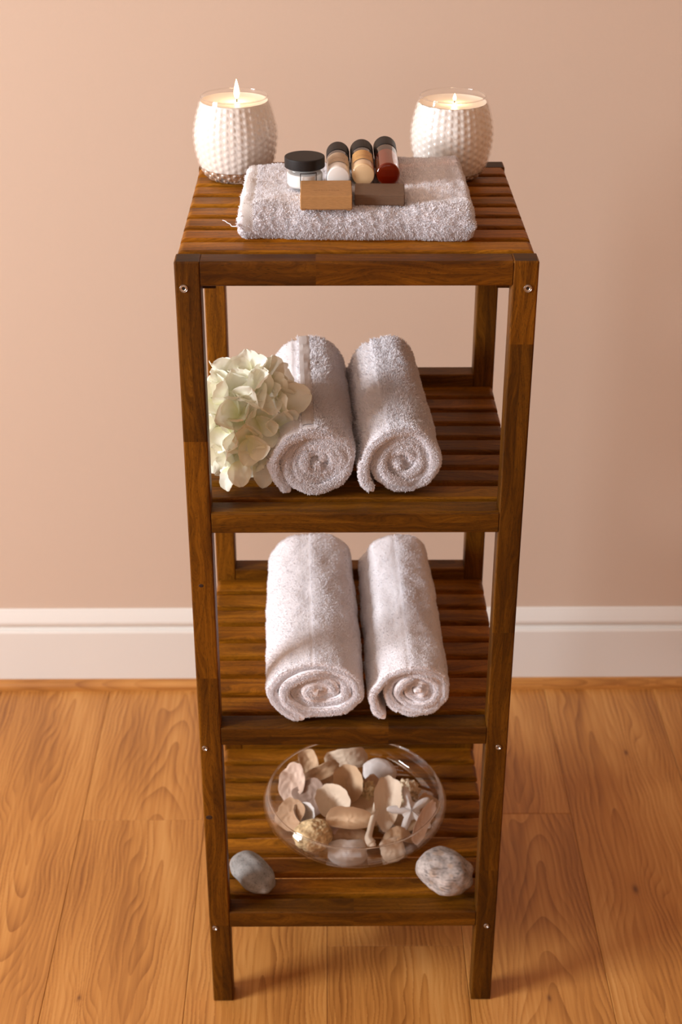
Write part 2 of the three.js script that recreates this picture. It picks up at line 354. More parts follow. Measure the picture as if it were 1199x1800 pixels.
// ------------------------------------------------------------------ rolled towels
function rolledTowel(o) {
  // o: label, x, y (base), z (front), w, h, len, turns, tail (deg), hem (deg), yaw, smooth
  const t = thing('rolled_towel', o.label, 'towel', 'rolled white towels');
  const pitch = 0.5 / o.turns;                         // unit radius 0.5 at the outside
  const th1 = o.tail * Math.PI / 180, total = o.turns * 2 * Math.PI;
  const NS = 300, cx = 0, cy = o.h / 2;
  const sd = rr(0, 100);
  // centre line of the cloth, s from 0 (heart) to 1 (tail); counter-clockwise seen from the front
  const line = (s) => {
    const a = th1 - total * (1 - s);
    let r = 0.022 + (0.5 - 0.022 - pitch * 0.5) * s;
    r *= 1 + 0.035 * n2(Math.cos(a) * 1.2 + sd + s * 2.2, Math.sin(a) * 1.2) ;
    if (o.flap) r += o.flap * smooth(0.965 - 0.02, 1, s) * 0.5;
    let x = r * Math.cos(a) * o.w, y = r * Math.sin(a) * o.h;
    y += o.h * 0.02 * (1 - s) ;
    y = Math.max(y, -o.h / 2 + 0.5 * pitch * o.h * 0.9);
    return [x + (o.heart ?? 0) * (1 - s), y, a];
  };
  const C = [], Nn = [];
  for (let i = 0; i <= NS; i++) C.push(line(i / NS));
  for (let i = 0; i <= NS; i++) { const a = C[Math.max(0, i - 1)], b = C[Math.min(NS, i + 1)], l = Math.hypot(b[0] - a[0], b[1] - a[1]) || 1; Nn.push([(b[1] - a[1]) / l, -(b[0] - a[0]) / l]); }
  const half = pitch * 0.47 * (o.w + o.h) / 2;
  const outline = [];                                  // outer side, round tail, inner side, round heart
  for (let i = 0; i <= NS; i++) outline.push([i, 1, 1]);
  for (let k = 1; k < 5; k++) { const a = k / 5 * Math.PI; outline.push([NS, Math.cos(a), 1, Math.sin(a)]); }
  for (let i = NS; i >= 0; i--) outline.push([i, -1, -1]);
  for (let k = 1; k < 5; k++) { const a = k / 5 * Math.PI; outline.push([0, -Math.cos(a), 1, -Math.sin(a)]); }
  const wob = (i, z) => 0.0022 * n2(i / NS * 14 + sd, 3) * 1.0;
  const frontZ = (i) => 0.0045 * n2(i / NS * 9 + sd, 7.7) - 0.004 * (1 - i / NS) * (o.dish ?? 1);
  const zr = [0, 0.0006, 0.002, 0.004, 0.007]; for (let k = 1; k <= 44; k++) zr.push(0.007 + (o.len - 0.007) * k / 44);
  const pos = [], uv = [], idx = [], N = outline.length;
  const surf = (i, side, tang, z) => {                  // a point on the cloth
    const f = z < 0.004 ? Math.sqrt(Math.max(0, 1 - (1 - z / 0.004) ** 2)) * 0.55 + 0.45 : 1;
    let d = half * side * f;
    const ia = Math.min(NS - 1, Math.floor(i)), fi = i - ia;
    const x = lerp(C[ia][0], C[ia + 1][0], fi), y = lerp(C[ia][1], C[ia + 1][1], fi), nx = lerp(Nn[ia][0], Nn[ia + 1][0], fi), ny = lerp(Nn[ia][1], Nn[ia + 1][1], fi);
    const outer = side > 0 && i > NS * (1 - 1.05 / o.turns);
    if (outer) d += 0.0011 * n3(x * 38 + sd, y * 38, z * 26) + 0.0006 * n3(x * 150, y * 150, z * 150) + 0.0010 * n2(z * 9 + sd, Math.atan2(y, x) * 0.8);
    if (outer && o.seam) { let da = Math.atan2(y, x) * 180 / Math.PI - o.seam; d -= 0.0042 * Math.exp(-(da * da) / 4) ; d -= 0.0012 * smooth(0, 6, da) * (1 - smooth(60, 90, da)); }
    const back = smooth(o.len * 0.55, o.len, z);
    const sq = 1 - 0.03 * back;
    let px = (x + nx * d + (tang ? -ny * half * tang * 1 : 0)) * sq, py = y + ny * d + (tang ? nx * half * tang : 0);
    py = Math.max(py, -o.h / 2 + 0.0004);
    return [px, py + cy, -z + (z < 0.05 ? frontZ(i) * (1 - z / 0.05) : 0), nx * side, ny * side];
  };
  zr.forEach(z => outline.forEach(([i, side, , tang], k) => {
    const p = surf(i, side, tang ?? 0, z); pos.push(p[0], p[1], p[2]); uv.push(k / N * 12, z * 30);
  }));
  for (let j = 0; j < zr.length - 1; j++) for (let k = 0; k < N; k++) { const a = j * N + k, b = j * N + (k + 1) % N; idx.push(a, a + N, b, b, a + N, b + N); }
  const inn = (i) => NS + 5 + (NS - i);
  for (const [j, fl] of [[0, 0], [zr.length - 1, 1]]) for (let i = 0; i < NS; i++) { const a = j * N + i, b = a + 1, c = j * N + inn(i), d = j * N + inn(i + 1); fl ? idx.push(a, c, b, b, c, d) : idx.push(a, b, c, b, d, c); }
  for (const e of [0, (zr.length - 1) * N]) for (let k = 0; k < 4; k++) for (const [c, f, n] of [[NS, NS + 1 + k, NS + 2 + k], [2 * NS + 5, 2 * NS + 6 + k, (2 * NS + 7 + k) % N]]) e ? idx.push(e + c, e + n, e + f) : idx.push(c, f, n);
  part('cloth', geom(pos, uv, idx), M.terry, t);
  // pile on the outside and on the rolled edge
  const list = [];
  const iOut = Math.floor(NS * (1 - 1.0 / o.turns));
  for (let k = 0; k < o.fibres; k++) {
    const i = iOut + rnd() * (NS - iOut), z = rnd() ** 1.25 * o.len;
    const p = surf(i, 1, 0, z), da = Math.atan2(p[1] - cy, p[0]) * 180 / Math.PI;
    if (p[1] < 0.012 && rnd() < 0.8) continue;
    if (o.hem && Math.abs(da - o.hem) < o.hemW / 2) continue;
    if (o.seam && da > o.seam - 3 && da < o.seam + 75 && rnd() < (o.flat ?? 0.75)) continue;
    const L = rr(0.0016, 0.0029) * (o.fuzz ?? 1);
    list.push([[p[0] - p[3] * 0.0004, p[1] - p[4] * 0.0004, p[2]], [p[3], p[4], 0.1], L]);
  }
  for (let k = 0; k < o.edgeFibres; k++) {
    const i = Math.pow(rnd(), 0.42) * NS, side = rr(-1, 1);
    const p = surf(i, side, 0, 0.0012 * (side * side));
    list.push([[p[0], p[1], p[2] - 0.0004], [p[3] * 0.8, p[4] * 0.8, 0.75], rr(0.0015, 0.0031) * (o.fuzz ?? 1)]);
  }
  pile(list, t);
  if (o.hem) {                                         // woven band running the length of the roll
    const hp = [], hu = [], hi = [], A = 8, Z = 40;
    for (let j = 0; j <= Z; j++) for (let k = 0; k <= A; k++) {
      const want = o.hem + (k / A - 0.5) * o.hemW, z = 0.01 + (o.len - 0.012) * j / Z;
      let best = iOut, bd = 1e9; for (let i = iOut; i <= NS; i++) { let da = Math.abs(Math.atan2(C[i][1], C[i][0]) * 180 / Math.PI - want); if (da < bd) { bd = da; best = i; } }
      const p = surf(best, 1, 0, z), rise = 0.0009 * (k === 0 || k === A ? 0 : 1);
      hp.push(p[0] + p[3] * rise, p[1] + p[4] * rise, p[2]); hu.push(k / A * 1.2, z * 60);
    }
    for (let j = 0; j < Z; j++) for (let k = 0; k < A; k++) { const a = j * (A + 1) + k, b = a + 1, c = a + A + 1; hi.push(a, c, b, b, c, c + 1); }
    const hm = geom(hp, hu, hi); part('woven_band', hm, M.hem, t);
  }
  t.position.set(o.x, o.y, o.z); t.rotation.y = o.yaw;
  return t;
}
rolledTowel({ label: 'rolled white terry towel with a woven band, beside the cream hydrangea flower', x: -0.0462, y: 0.7430, z: -0.035, w: 0.0990, h: 0.088, len: 0.270, turns: 4.6, tail: 232, hem: 97, hemW: 20, seam: 112, flat: 0.97, yaw: 0.033, flap: 0.05, fibres: 52000, edgeFibres: 38000, fuzz: 1.25, heart: 0.008 });
rolledTowel({ label: 'rolled white terry towel right of the one touching the hydrangea flower', x: 0.0535, y: 0.7430, z: -0.035, w: 0.0900, h: 0.088, len: 0.268, turns: 4.8, tail: 222, seam: 118, flat: 0.8, yaw: 0.05, flap: 0.14, fibres: 52000, edgeFibres: 38000, fuzz: 1.25 });
rolledTowel({ label: 'wider rolled white towel on the third shelf, above the pink petal in the bowl', x: -0.0415, y: 0.4508, z: -0.008, w: 0.1300, h: 0.088, len: 0.315, turns: 3.9, tail: 246, seam: 102, flat: 0.35, yaw: 0.03, fibres: 60000, edgeFibres: 24000, fuzz: 0.75, heart: -0.002 });
rolledTowel({ label: 'narrower right rolled white towel on the third shelf, above the starfish in the bowl', x: 0.0705, y: 0.4508, z: -0.008, w: 0.0990, h: 0.087, len: 0.315, turns: 4.1, tail: 226, seam: 100, flat: 0.6, yaw: 0.022, flap: 0.2, fibres: 52000, edgeFibres: 20000, fuzz: 0.7, heart: 0.008 });

// ------------------------------------------------------------------ folded towel on the top
const TY = H;                                          // top of the slats
function towelTop(x, z) {                              // height of the folded towel's top above the slats
  let y = 0.0335 + 0.003 * smooth(-0.05, -0.075, z) - 0.002 * smooth(-0.10, -0.14, z) * (1 - smooth(-0.04, 0.02, x));
  y += 0.0042 * smooth(-0.04, 0.0, x) * smooth(-0.095, -0.118, z);
  y += 0.0016 * n2(x * 14 + 3, z * 18) + 0.0008 * n2(x * 40, z * 40);
  return y;
}
{
  const t = thing('folded_towel', 'folded white terry towel lying flat on the slatted top between the candles', 'towel');
  const NX = 110, NP = 150, x0 = -0.1145, x1 = 0.1145, zA = -0.060, zB = -0.243;
  const pos = [], uv = [], idx = [], rows = [];
  const capN = 10;
  for (let j = -capN; j <= NX + capN; j++) rows.push(j);
  const pt = (j, s) => {
    let cap = 0; let jx = clamp(j, 0, NX);
    if (j < 0) cap = -j / capN; if (j > NX) cap = (j - NX) / capN;
    let x = lerp(x0, x1, jx / NX), dir = j < 0 ? -1 : j > NX ? 1 : 0;
    const a = cap * Math.PI / 2, thin = Math.cos(a) * 0.97 + 0.03, out = Math.sin(a) * 0.006;
    // profile round the loop: bottom back -> bottom front -> front curve -> top -> back curve
    const zf = zA + 0.003 * n2(x * 12, 8) + 0.004 * (x / 0.12), zbk = zB + 0.002 * n2(x * 10, 3) - 0.004 * smooth(-0.05, 0.1, x);
    let z, h;
    const R = 0.019, Rb = 0.013;
    const seg = [0.30, 0.17, 0.38, 0.15];
    if (s < seg[0]) { z = lerp(zbk + Rb, zf - R, s / seg[0]); h = 0; }
    else if (s < seg[0] + seg[1]) { const b = (s - seg[0]) / seg[1] * Math.PI; z = zf - R + R * Math.sin(b); h = 0.5 - 0.5 * Math.cos(b); }
    else if (s < 1 - seg[3]) { z = lerp(zf - R, zbk + Rb, (s - seg[0] - seg[1]) / seg[2]); h = 1; }
    else { const b = (s - 1 + seg[3]) / seg[3] * Math.PI; z = zbk + Rb - Rb * Math.sin(b); h = 0.5 + 0.5 * Math.cos(b); }
    const zz = clamp(z, zbk, zf), topY = towelTop(x, Math.min(zz, zf - 0.012));
    let y = h * topY;
    y = lerp(topY * 0.5, y, thin);
    if (h < 0.02) y = cap > 0 ? y : 0.0006 + 0.0003 * Math.abs(n2(x * 60, z * 60));
    // folded layers show at the two ends
    const lay = Math.abs(Math.sin(y / topY * Math.PI * 3));
    let xx = x + dir * (out + 0.003 * cap * lay + 0.0015 * cap * n2(z * 30, y * 90));
    xx += 0.0015 * n2(z * 16, 5 + dir) * Math.abs(dir || 0);
    const nz = 0.0009 * n3(x * 90, y * 90, z * 90);
    return [xx, Math.max(0.0005, y + (h > 0.05 ? nz : 0)), z + (h > 0.05 && h < 0.97 ? nz : 0)];
  };
  rows.forEach(j => { for (let k = 0; k < NP; k++) { const p = pt(j, k / NP); pos.push(...p); uv.push(p[0] * 30, k / NP * 12); } });
  for (let j = 0; j < rows.length - 1; j++) for (let k = 0; k < NP; k++) { const a = j * NP + k, b = j * NP + (k + 1) % NP; idx.push(a, a + NP, b, b, a + NP, b + NP); }
  const g = geom(pos, uv, idx);
  part('cloth', g, M.terry, t);
  const nor = g.attributes.normal, P = g.attributes.position, list = [];
  for (let k = 0; k < 90000; k++) {
    const j = Math.floor(rnd() * (rows.length - 1)), s = 0.29 + 0.7 * rnd(), f = rnd();
    const kk = s * NP, k0 = Math.floor(kk) % NP, k1 = (k0 + 1) % NP, fr = kk - Math.floor(kk);
    const a = j * NP + k0, b = j * NP + k1, c = a + NP;
    const get = (A, w) => [0, 1, 2].map(q => A.array[a * 3 + q] + (A.array[b * 3 + q] - A.array[a * 3 + q]) * fr + (A.array[c * 3 + q] - A.array[a * 3 + q]) * f);
    const p = get(P), n = get(nor);
    const front = p[2] > -0.085;
    if (!front && p[1] > 0.02 && p[0] > -0.1 && p[0] < 0.1 && rnd() < 0.45) continue;
    const edge = p[0] < -0.107 && p[1] > 0.01;
    if (edge && rnd() < 0.93) continue;
    list.push([p.map((v, q) => v - n[q] * 0.0003), n, rr(0.0016, 0.0030) * (front ? 1.05 : 0.75)]);
  }
  pile(list, t);
  // hem along the left end
  const hp = [], hu = [], hi = [], A = 4, Z = 60;
  for (let j = 0; j <= Z; j++) for (let k = 0; k <= A; k++) {
    const s = lerp(0.36, 0.90, j / Z), row = Math.round(lerp(-3, 4, k / A)), p = pt(row, s), q = pt(row, s + 0.01), r = pt(row + 1, s);
    const n = new THREE.Vector3(r[0] - p[0], r[1] - p[1], r[2] - p[2]).cross(new THREE.Vector3(q[0] - p[0], q[1] - p[1], q[2] - p[2])).normalize();
    const m = 0.0007 * (k === 0 || k === A ? 0.3 : 1); if (n.y < 0 && s > 0.5 && s < 0.85) n.negate();
    hp.push(p[0] + n.x * m, p[1] + n.y * m, p[2] + n.z * m); hu.push(k / A, j / Z * 12);
  }
  for (let j = 0; j < Z; j++) for (let k = 0; k < A; k++) { const a = j * (A + 1) + k, b = a + 1, c = a + A + 1; hi.push(a, b, c, b, c + 1, c); }
  part('hem', geom(hp, hu, hi), M.hem, t);
  // a loose thread pulled from the left edge
  const c = new THREE.CatmullRomCurve3([[-0.1205, 0.006, -0.098], [-0.127, 0.0035, -0.104], [-0.1325, 0.0012, -0.112], [-0.1345, 0.0008, -0.120], [-0.138, 0.0012, -0.124], [-0.1405, 0.0008, -0.131], [-0.1435, 0.001, -0.133]].map(p => new THREE.Vector3(...p)));
  part('loose_thread', new THREE.TubeGeometry(c, 40, 0.00045, 5), M.pile, t);
  t.position.set(0, TY, 0);
}

// ------------------------------------------------------------------ candles
function candle(o) {
  const t = thing('candle', o.label, 'candle', 'lit candles on the top shelf');
  const prof = new THREE.CatmullRomCurve3([[0.027, 0], [0.0335, 0.0035], [0.0405, 0.013], [0.0462, 0.029], [0.0487, 0.048], [0.0482, 0.06], [0.0452, 0.075], [0.0415, 0.087], [0.0386, o.h]].map(p => new THREE.Vector3(p[0] * o.k, p[1], 0)));
  const NC = 36, SA = 8, NR = 100, NA = NC * SA;
  const R = (h) => { let lo = 0, hi = 1; for (let i = 0; i < 24; i++) { const m = (lo + hi) / 2; prof.getPoint(m).y < h ? lo = m : hi = m; } return prof.getPoint(lo).x; };
  const bump = (ai, h) => {                            // rows of raised beads, staggered
    if (h > o.h - 0.006 || h < 0.003) return 0;
    const col = Math.round(ai / SA), da = (ai / SA - col), row = h / 0.0080 + (((col % 2) + 2) % 2) * 0.5, dr = row - Math.round(row);
    return 0.0013 * Math.max(0, 1 - (da * da * 7 + dr * dr * 5.2));
  };
  const shell = (h0, h1, off, rows, close, amp = 1) => {
    const pos = [], uv = [], idx = [];
    for (let j = 0; j <= rows; j++) { const h = lerp(h0, h1, j / rows), r = R(h) + off; for (let i = 0; i <= NA; i++) { const a = i / NA * Math.PI * 2, b = bump(i % NA, h) * amp; pos.push((r + b) * Math.cos(a), h, -(r + b) * Math.sin(a)); uv.push(i / NA * 8, j / rows * 3); } }
    for (let j = 0; j < rows; j++) for (let i = 0; i < NA; i++) { const a = j * (NA + 1) + i, b = a + 1, c = a + NA + 1; idx.push(a, b, c, b, c + 1, c); }
    const disc = (j, up) => { const c = pos.length / 3, h = lerp(h0, h1, j / rows); pos.push(0, h, 0); uv.push(0, 0); const st = pos.length / 3; for (let i = 0; i <= NA; i++) { const s = (j * (NA + 1) + i) * 3; pos.push(pos[s], h, pos[s + 2]); uv.push(0, 0); } for (let i = 0; i < NA; i++) up ? idx.push(c, st + i, st + i + 1) : idx.push(c, st + i + 1, st + i); };
    if (close) disc(0, false);
    return geom(pos, uv, idx);
  };
  part('glass_jar', shell(0.0004, o.h, 0, NR, true), M.candleGlass, t);
  const rimR = 0.0386 * o.k;
  const rim = new THREE.TorusGeometry(rimR - 0.0004, 0.0008, 8, 72); rim.rotateX(Math.PI / 2); rim.translate(0, o.h, 0);
  part('rim', rim, M.rimGlass, t);
  // white filling up to the wax line, silvered at the bottom
  const wax = part('wax', shell(o.silver, o.wax, -0.0014, 80, false, 0.68), M.wax, t);
  part('silvered_base', shell(0.0015, o.silver, -0.0012, 30, true, 1.5), M.silver, t);
  const top = []; for (let i = 0; i <= 14; i++) { const f = i / 14; top.push(new THREE.Vector2(Math.max(0.0001, f * (R(o.wax) - 0.0014)), o.wax - 0.0022 * (1 - f ** 4) + (f > 0.98 ? 0.0002 : 0))); }
  const tg = new THREE.LatheGeometry(top, 64); part('wax_top', tg, M.waxTop, wax);
  const fx = o.fx, fz = o.fz;
  part('wick', new THREE.CylinderGeometry(0.0006, 0.0007, 0.006, 8).translate(fx, o.wax + 0.0006, fz), M.wick, t);
  const fl = []; for (let i = 0; i <= 16; i++) { const u = i / 16; fl.push(new THREE.Vector2(Math.max(0.00005, o.fr * Math.pow(Math.sin(Math.PI * Math.pow(u, 0.62)), 0.85) * (1 - 0.15 * u)), o.wax + 0.0015 + o.fh * u)); }
  part('flame', new THREE.LatheGeometry(fl, 20).translate(fx, 0, fz), M.flame, t);
  const pl = new THREE.PointLight(rgb(1, 0.60, 0.28), o.power, 0, 2); pl.position.set(fx, o.wax + 0.0015 + o.fh * 0.45, fz); pl.castShadow = true; pl.shadow.radius = 0.12; t.add(pl);
  t.position.set(o.x, TY, o.z); t.rotation.y = o.turn ?? 0;
  return t;
}
candle({ label: 'left candle in a beaded glass jar with a tall bright flame', x: -0.1365, z: -0.2957, k: 1.0, h: 0.0965, wax: 0.0918, silver: 0.0165, fx: 0.003, fz: 0, fr: 0.0034, fh: 0.0225, power: 0.003 });
candle({ label: 'right candle in a beaded glass jar, its small flame sunk below the rim', x: 0.1160, z: -0.3010, k: 0.985, h: 0.0955, wax: 0.0885, silver: 0.010, fx: 0.001, fz: 0.002, fr: 0.0022, fh: 0.0085, power: 0.003, turn: 0.4 });

// ------------------------------------------------------------------ toiletries on the folded towel
function lathe(pts, n = 40) { return new THREE.LatheGeometry(pts.map(p => new THREE.Vector2(...p)), n); }
function strokes(w, h, draw) { const c = document.createElement('canvas'); c.width = w; c.height = h; const g = c.getContext('2d'); draw(g, w, h); const t = new THREE.CanvasTexture(c); return t; }
// printed bands on the lotion bottles: small illegible lines
function labelMap(ground, ink) {
  const t = strokes(256, 256, (g, w, h) => {
    g.fillStyle = ground; g.fillRect(0, 0, w, h); g.fillStyle = ink;
    let s = 7; const r = () => (s = (s * 16807) % 2147483647) / 2147483647;
    for (let l = 0; l < 7; l++) { let x = 50 + r() * 20; const y = 26 + l * 30; while (x < 195) { const k = 6 + r() * 16; g.fillRect(x, y, k, l === 4 ? 15 : 7); x += k + 5; } }
  });
  t.colorSpace = THREE.SRGBColorSpace; return t;
}
function bottle(o) {
  const t = thing('toiletry_bottle', o.label, 'bottle', 'small toiletry bottles on the folded towel');
  const r = 0.0129, L = o.len, cap = 0.034, bl = L - cap;
  part('bottle_body', lathe([[0.0001, 0], [r * 0.75, 0], [r * 0.93, 0.0007], [r, 0.003], [r, bl - 0.004], [r * 0.97, bl - 0.0015], [r * 0.8, bl], [0.0001, bl]]), o.body ?? M.glass, t);
  const c = part('cap', lathe([[0.0001, bl + 0.0002], [r * 0.9, bl + 0.0002], [r * 1.0, bl + 0.0012], [r * 1.0, L - 0.003], [r * 0.96, L - 0.0009], [r * 0.84, L], [0.0001, L]]), M.blackCap, t);
  const f = o.fill;
  part('contents', lathe([[0.0001, 0.0015], [r * 0.86, 0.0015], [r * 0.93, 0.0035], [r * 0.93, f - 0.004], [r * 0.7, f], [0.0001, f + 0.001]]), o.liquid, t);
  if (o.print) { const g = new THREE.CylinderGeometry(r * 1.006, r * 1.006, bl * 0.5, 24, 1, true, -1.0, 2.0); g.rotateY(o.face ?? 0); g.translate(0, bl * 0.55, 0); part('printed_label', g, std({ map: labelMap(...o.print), roughness: 0.6, side: THREE.DoubleSide }), t); }
  // lies on its side, base towards the front
  t.rotation.order = 'YXZ'; t.rotation.set(-Math.PI / 2 + (o.tilt ?? 0), o.yaw ?? 0, 0);
  t.position.set(o.x, o.y, o.z);
  return t;
}
bottle({ label: 'clear bottle of white lotion with a black cap, next to the round jar', x: -0.0178, y: TY + 0.0515, z: -0.1170, len: 0.103, fill: 0.054, liquid: M.creamFill, print: ['#c2ad95', '#8d7560'], yaw: 0.0 });
bottle({ label: 'clear bottle of pale golden lotion with a black cap, middle of the three bottles', x: 0.0087, y: TY + 0.0535, z: -0.1210, len: 0.102, fill: 0.060, liquid: M.goldFill, print: ['#d0a468', '#926a3c'], yaw: 0.0 });
bottle({ label: 'dark amber bottle with a black cap lying right of the pale bottles', x: 0.0350, y: TY + 0.0540, z: -0.1210, len: 0.113, fill: 0.064, body: M.amber, liquid: M.amberGel, yaw: 0.0 });
{
  const t = thing('cream_jar', 'round clear jar of white cream with a flat black lid', 'jar');
  const r = 0.0205, R = 0.0216;
  part('jar_body', lathe([[0.0001, 0], [r * 0.88, 0], [r * 0.97, 0.001], [r, 0.004], [r, 0.0215], [r * 0.9, 0.0232], [0.0001, 0.0232]], 56), M.glass, t);
  part('cream', lathe([[0.0001, 0.0022], [r * 0.82, 0.0022], [r * 0.92, 0.006], [r * 0.93, 0.016], [r * 0.86, 0.0175], [0.0001, 0.0178]], 48), M.creamFill, t);
  part('lid', lathe([[0.0001, 0.0232], [R * 0.97, 0.0232], [R, 0.0238], [R, 0.0334], [R * 0.985, 0.0342], [R * 0.95, 0.0346], [0.0001, 0.0346]], 64), M.blackCap, t);
  // square label outline printed on the front
  const bars = [[-0.1, 0.0208, 0.86, 0.001], [-0.1, 0.0062, 0.86, 0.001]].map(([c, y, w, h]) => new THREE.CylinderGeometry(r * 1.006, r * 1.006, h, 24, 1, true, c - w / 2 + 0.32, w).translate(0, y, 0));
  for (const a of [-0.21, 0.65]) bars.push(new THREE.CylinderGeometry(r * 1.006, r * 1.006, 0.0155, 3, 1, true, a - 0.022, 0.044).translate(0, 0.0135, 0));
  part('label_outline', mergeGeometries(bars), M.black, t);
  t.position.set(-0.0537, TY + 0.0360, -0.1365);
}
function soapBox(name, label, m, w, h, d, pos, yaw, detail) {
  const t = thing(name, label, 'box');
  part('carton', new RoundedBoxGeometry(w, h, d, 3, 0.0009).translate(0, h / 2, 0), m, t);
  detail(t, w, h, d);
  t.position.set(...pos); t.rotation.y = yaw;
}
soapBox('kraft_soap_box', 'tan kraft cardboard soap box with a small pressed mark on top', M.kraft, 0.0535, 0.0150, 0.0555, [-0.0308, TY + 0.0362, -0.0835], 0.005, (t, w, h, d) => {
  // end flap tucked in at the front, and a small embossed line of print on the lid
  part('tuck_flap', new RoundedBoxGeometry(w * 0.985, h * 0.9, 0.0012, 2, 0.0004).translate(0, h * 0.52, d / 2), M.kraft, t);
  const g = []; let x = -0.013; for (let i = 0; i < 9; i++) { const k = [0.004, 0.0015, 0.002, 0.001, 0.002, 0.0015, 0.0025, 0.001, 0.003][i]; g.push(new THREE.BoxGeometry(k, 0.00012, i % 3 ? 0.0022 : 0.0012).translate(x + k / 2, h + 0.00003, 0.008)); x += k + 0.001; }
  part('embossed_mark', mergeGeometries(g), M.kraftDark, t);
  for (const e of [-1, 1]) part('corner_tab', new THREE.BoxGeometry(0.004, 0.0022, 0.0012).translate(e * (w / 2 - 0.0034), 0.0009, d / 2 + 0.0002), M.kraftDark, t);
});
soapBox('taupe_soap_box', 'smaller grey-brown soap box in front of the amber bottle', M.taupe, 0.0520, 0.0118, 0.0405, [0.0252, TY + 0.0368, -0.0888], -0.03, (t, w, h, d) => {
  part('tuck_flap', new RoundedBoxGeometry(w * 0.98, h * 0.72, 0.0012, 2, 0.0004).translate(0, h * 0.45, d / 2), M.taupe, t);
  for (const e of [-1, 1]) part('corner_tab', new THREE.BoxGeometry(0.004, 0.002, 0.0012).translate(e * (w / 2 - 0.0034), 0.0009, d / 2 + 0.0002), M.taupe, t);
});

// ------------------------------------------------------------------ hydrangea head
function petalGeo(v) {
  const U = 12, V = 8, pos = [], col = [], idx = [];
  for (let i = 0; i <= U; i++) for (let j = 0; j <= V; j++) {
    const u = i / U, s = j / V * 2 - 1;
    const w = 0.46 * Math.pow(Math.sin(Math.PI * Math.pow(clamp(u * 0.965 + 0.02), 0.86)), 0.58) + 0.03 * (1 - u);
    const ruff = 0.05 * u * n2(v * 9 + s * 1.6, u * 2.5) + 0.05 * u * Math.abs(s) * n2(v * 5 + 20 + s * 3, u * 6);
    const cup = (0.20 + 0.1 * v) * s * s * w * 1.6, curl = [0.30, 0.12, -0.25, 0.42][v % 4] * u * u;
    pos.push(s * w * (1 + 0.06 * n2(v * 3 + u * 4, s)), 0.10 * u + cup + curl + ruff - 0.02 * Math.cos(s * 9) * u * 0.35, u);
    const g = smooth(0.42, 0.0, u) * 0.7 + 0.12 * n2(v * 11 + s * 2, u * 3), vein = 0.04 * Math.sin(s * 26) * (1 - u * 0.5);
    const c = mix3([0.97, 0.955, 0.84], [0.84, 0.84, 0.48], clamp(g)); col.push(c[0] * (1 - vein), c[1] * (1 - vein), c[2] * (1 - vein));
  }
  for (let i = 0; i < U; i++) for (let j = 0; j < V; j++) { const a = i * (V + 1) + j, b = a + 1, c = a + V + 1; idx.push(a, c, b, b, c, c + 1); }
  return geom(pos, null, idx, col);
}
{
  const t = thing('hydrangea_flower', 'cream white hydrangea flower head leaning on the rolled towel by the left leg', 'flower');
  const P = [0, 1, 2, 3, 4, 5].map(petalGeo), cgeo = new THREE.IcosahedronGeometry(0.0018, 1);
  const core = new THREE.IcosahedronGeometry(1, 3); core.scale(0.024, 0.030, 0.022);
  part('flower_core', core, std({ color: rgb(0.40, 0.45, 0.22), roughness: 0.8 }), t);
  t.position.set(-0.116, 0.8115, -0.096); t.rotation.z = 0.12;
  // keeps a petal only where it does not run into the shelf, the leg or the towel beside it
  const box3 = new THREE.Box3();
  const fits = (m) => { t.updateMatrixWorld(true); box3.setFromObject(m, true); const c = box3.getCenter(new THREE.Vector3());
    return box3.min.y > 0.7445 && box3.min.x > -0.181 && !(box3.min.x < -0.158 && box3.max.z > -0.028) && Math.hypot(c.x + 0.0475, c.y - 0.786) > 0.050; };
  const dirs = []; const NF = 44;
  for (let i = 0; i < NF; i++) { const y = 1 - 2 * (i + 0.5) / NF, r = Math.sqrt(1 - y * y), a = i * 2.39996 + 0.6; dirs.push([r * Math.cos(a), y, r * Math.sin(a)]); }
  let k = 0;
  for (const d of dirs) {
    if (d[0] * 0.1 + d[1] * 0.35 + d[2] * 0.9 < -0.4) continue;
    const n = new THREE.Vector3(d[0] + rr(-0.3, 0.3), d[1] + rr(-0.3, 0.3), d[2] + rr(-0.3, 0.3)).normalize();
    const f = new THREE.Group(); f.name = 'floret'; t.add(f);
    f.position.set(d[0] * 0.041 * rr(0.85, 1.08), d[1] * 0.050 * rr(0.85, 1.08), d[2] * 0.038 * rr(0.85, 1.1));
    f.quaternion.setFromUnitVectors(UPV, n); f.rotateY(rr(0, 6.28));
    const size = rr(0.029, 0.037);
    for (let q = 0; q < 4; q++) {
      const m = part('petal', P[(k * 3 + q * 5) % 6], M.petal, f);
      m.rotation.order = 'YXZ'; m.rotation.set(-rr(0.0, 0.75), q * Math.PI / 2 + rr(-0.25, 0.25), rr(-0.35, 0.35)); m.scale.setScalar(size * rr(0.82, 1.12));
      if (!fits(m)) f.remove(m);
    }
    if (!f.children.length) t.remove(f);
    k++;
  }
  // a few petals hanging down to the shelf
  for (const [x, y, z, rx, ry, rz, s] of [[-0.026, -0.038, 0.040, 1.25, -0.5, 0.3, 0.027], [0.004, -0.034, 0.042, 1.1, 0.35, -0.2, 0.030], [-0.016, -0.028, 0.046, 1.2, 0.0, 0, 0.028]]) {
    const m = part('petal', P[k++ % 6], M.petal, t); m.rotation.order = 'YXZ'; m.rotation.set(rx, ry, rz); m.position.set(x, y, z); m.scale.setScalar(s);
    if (!fits(m)) t.remove(m);
  }
}

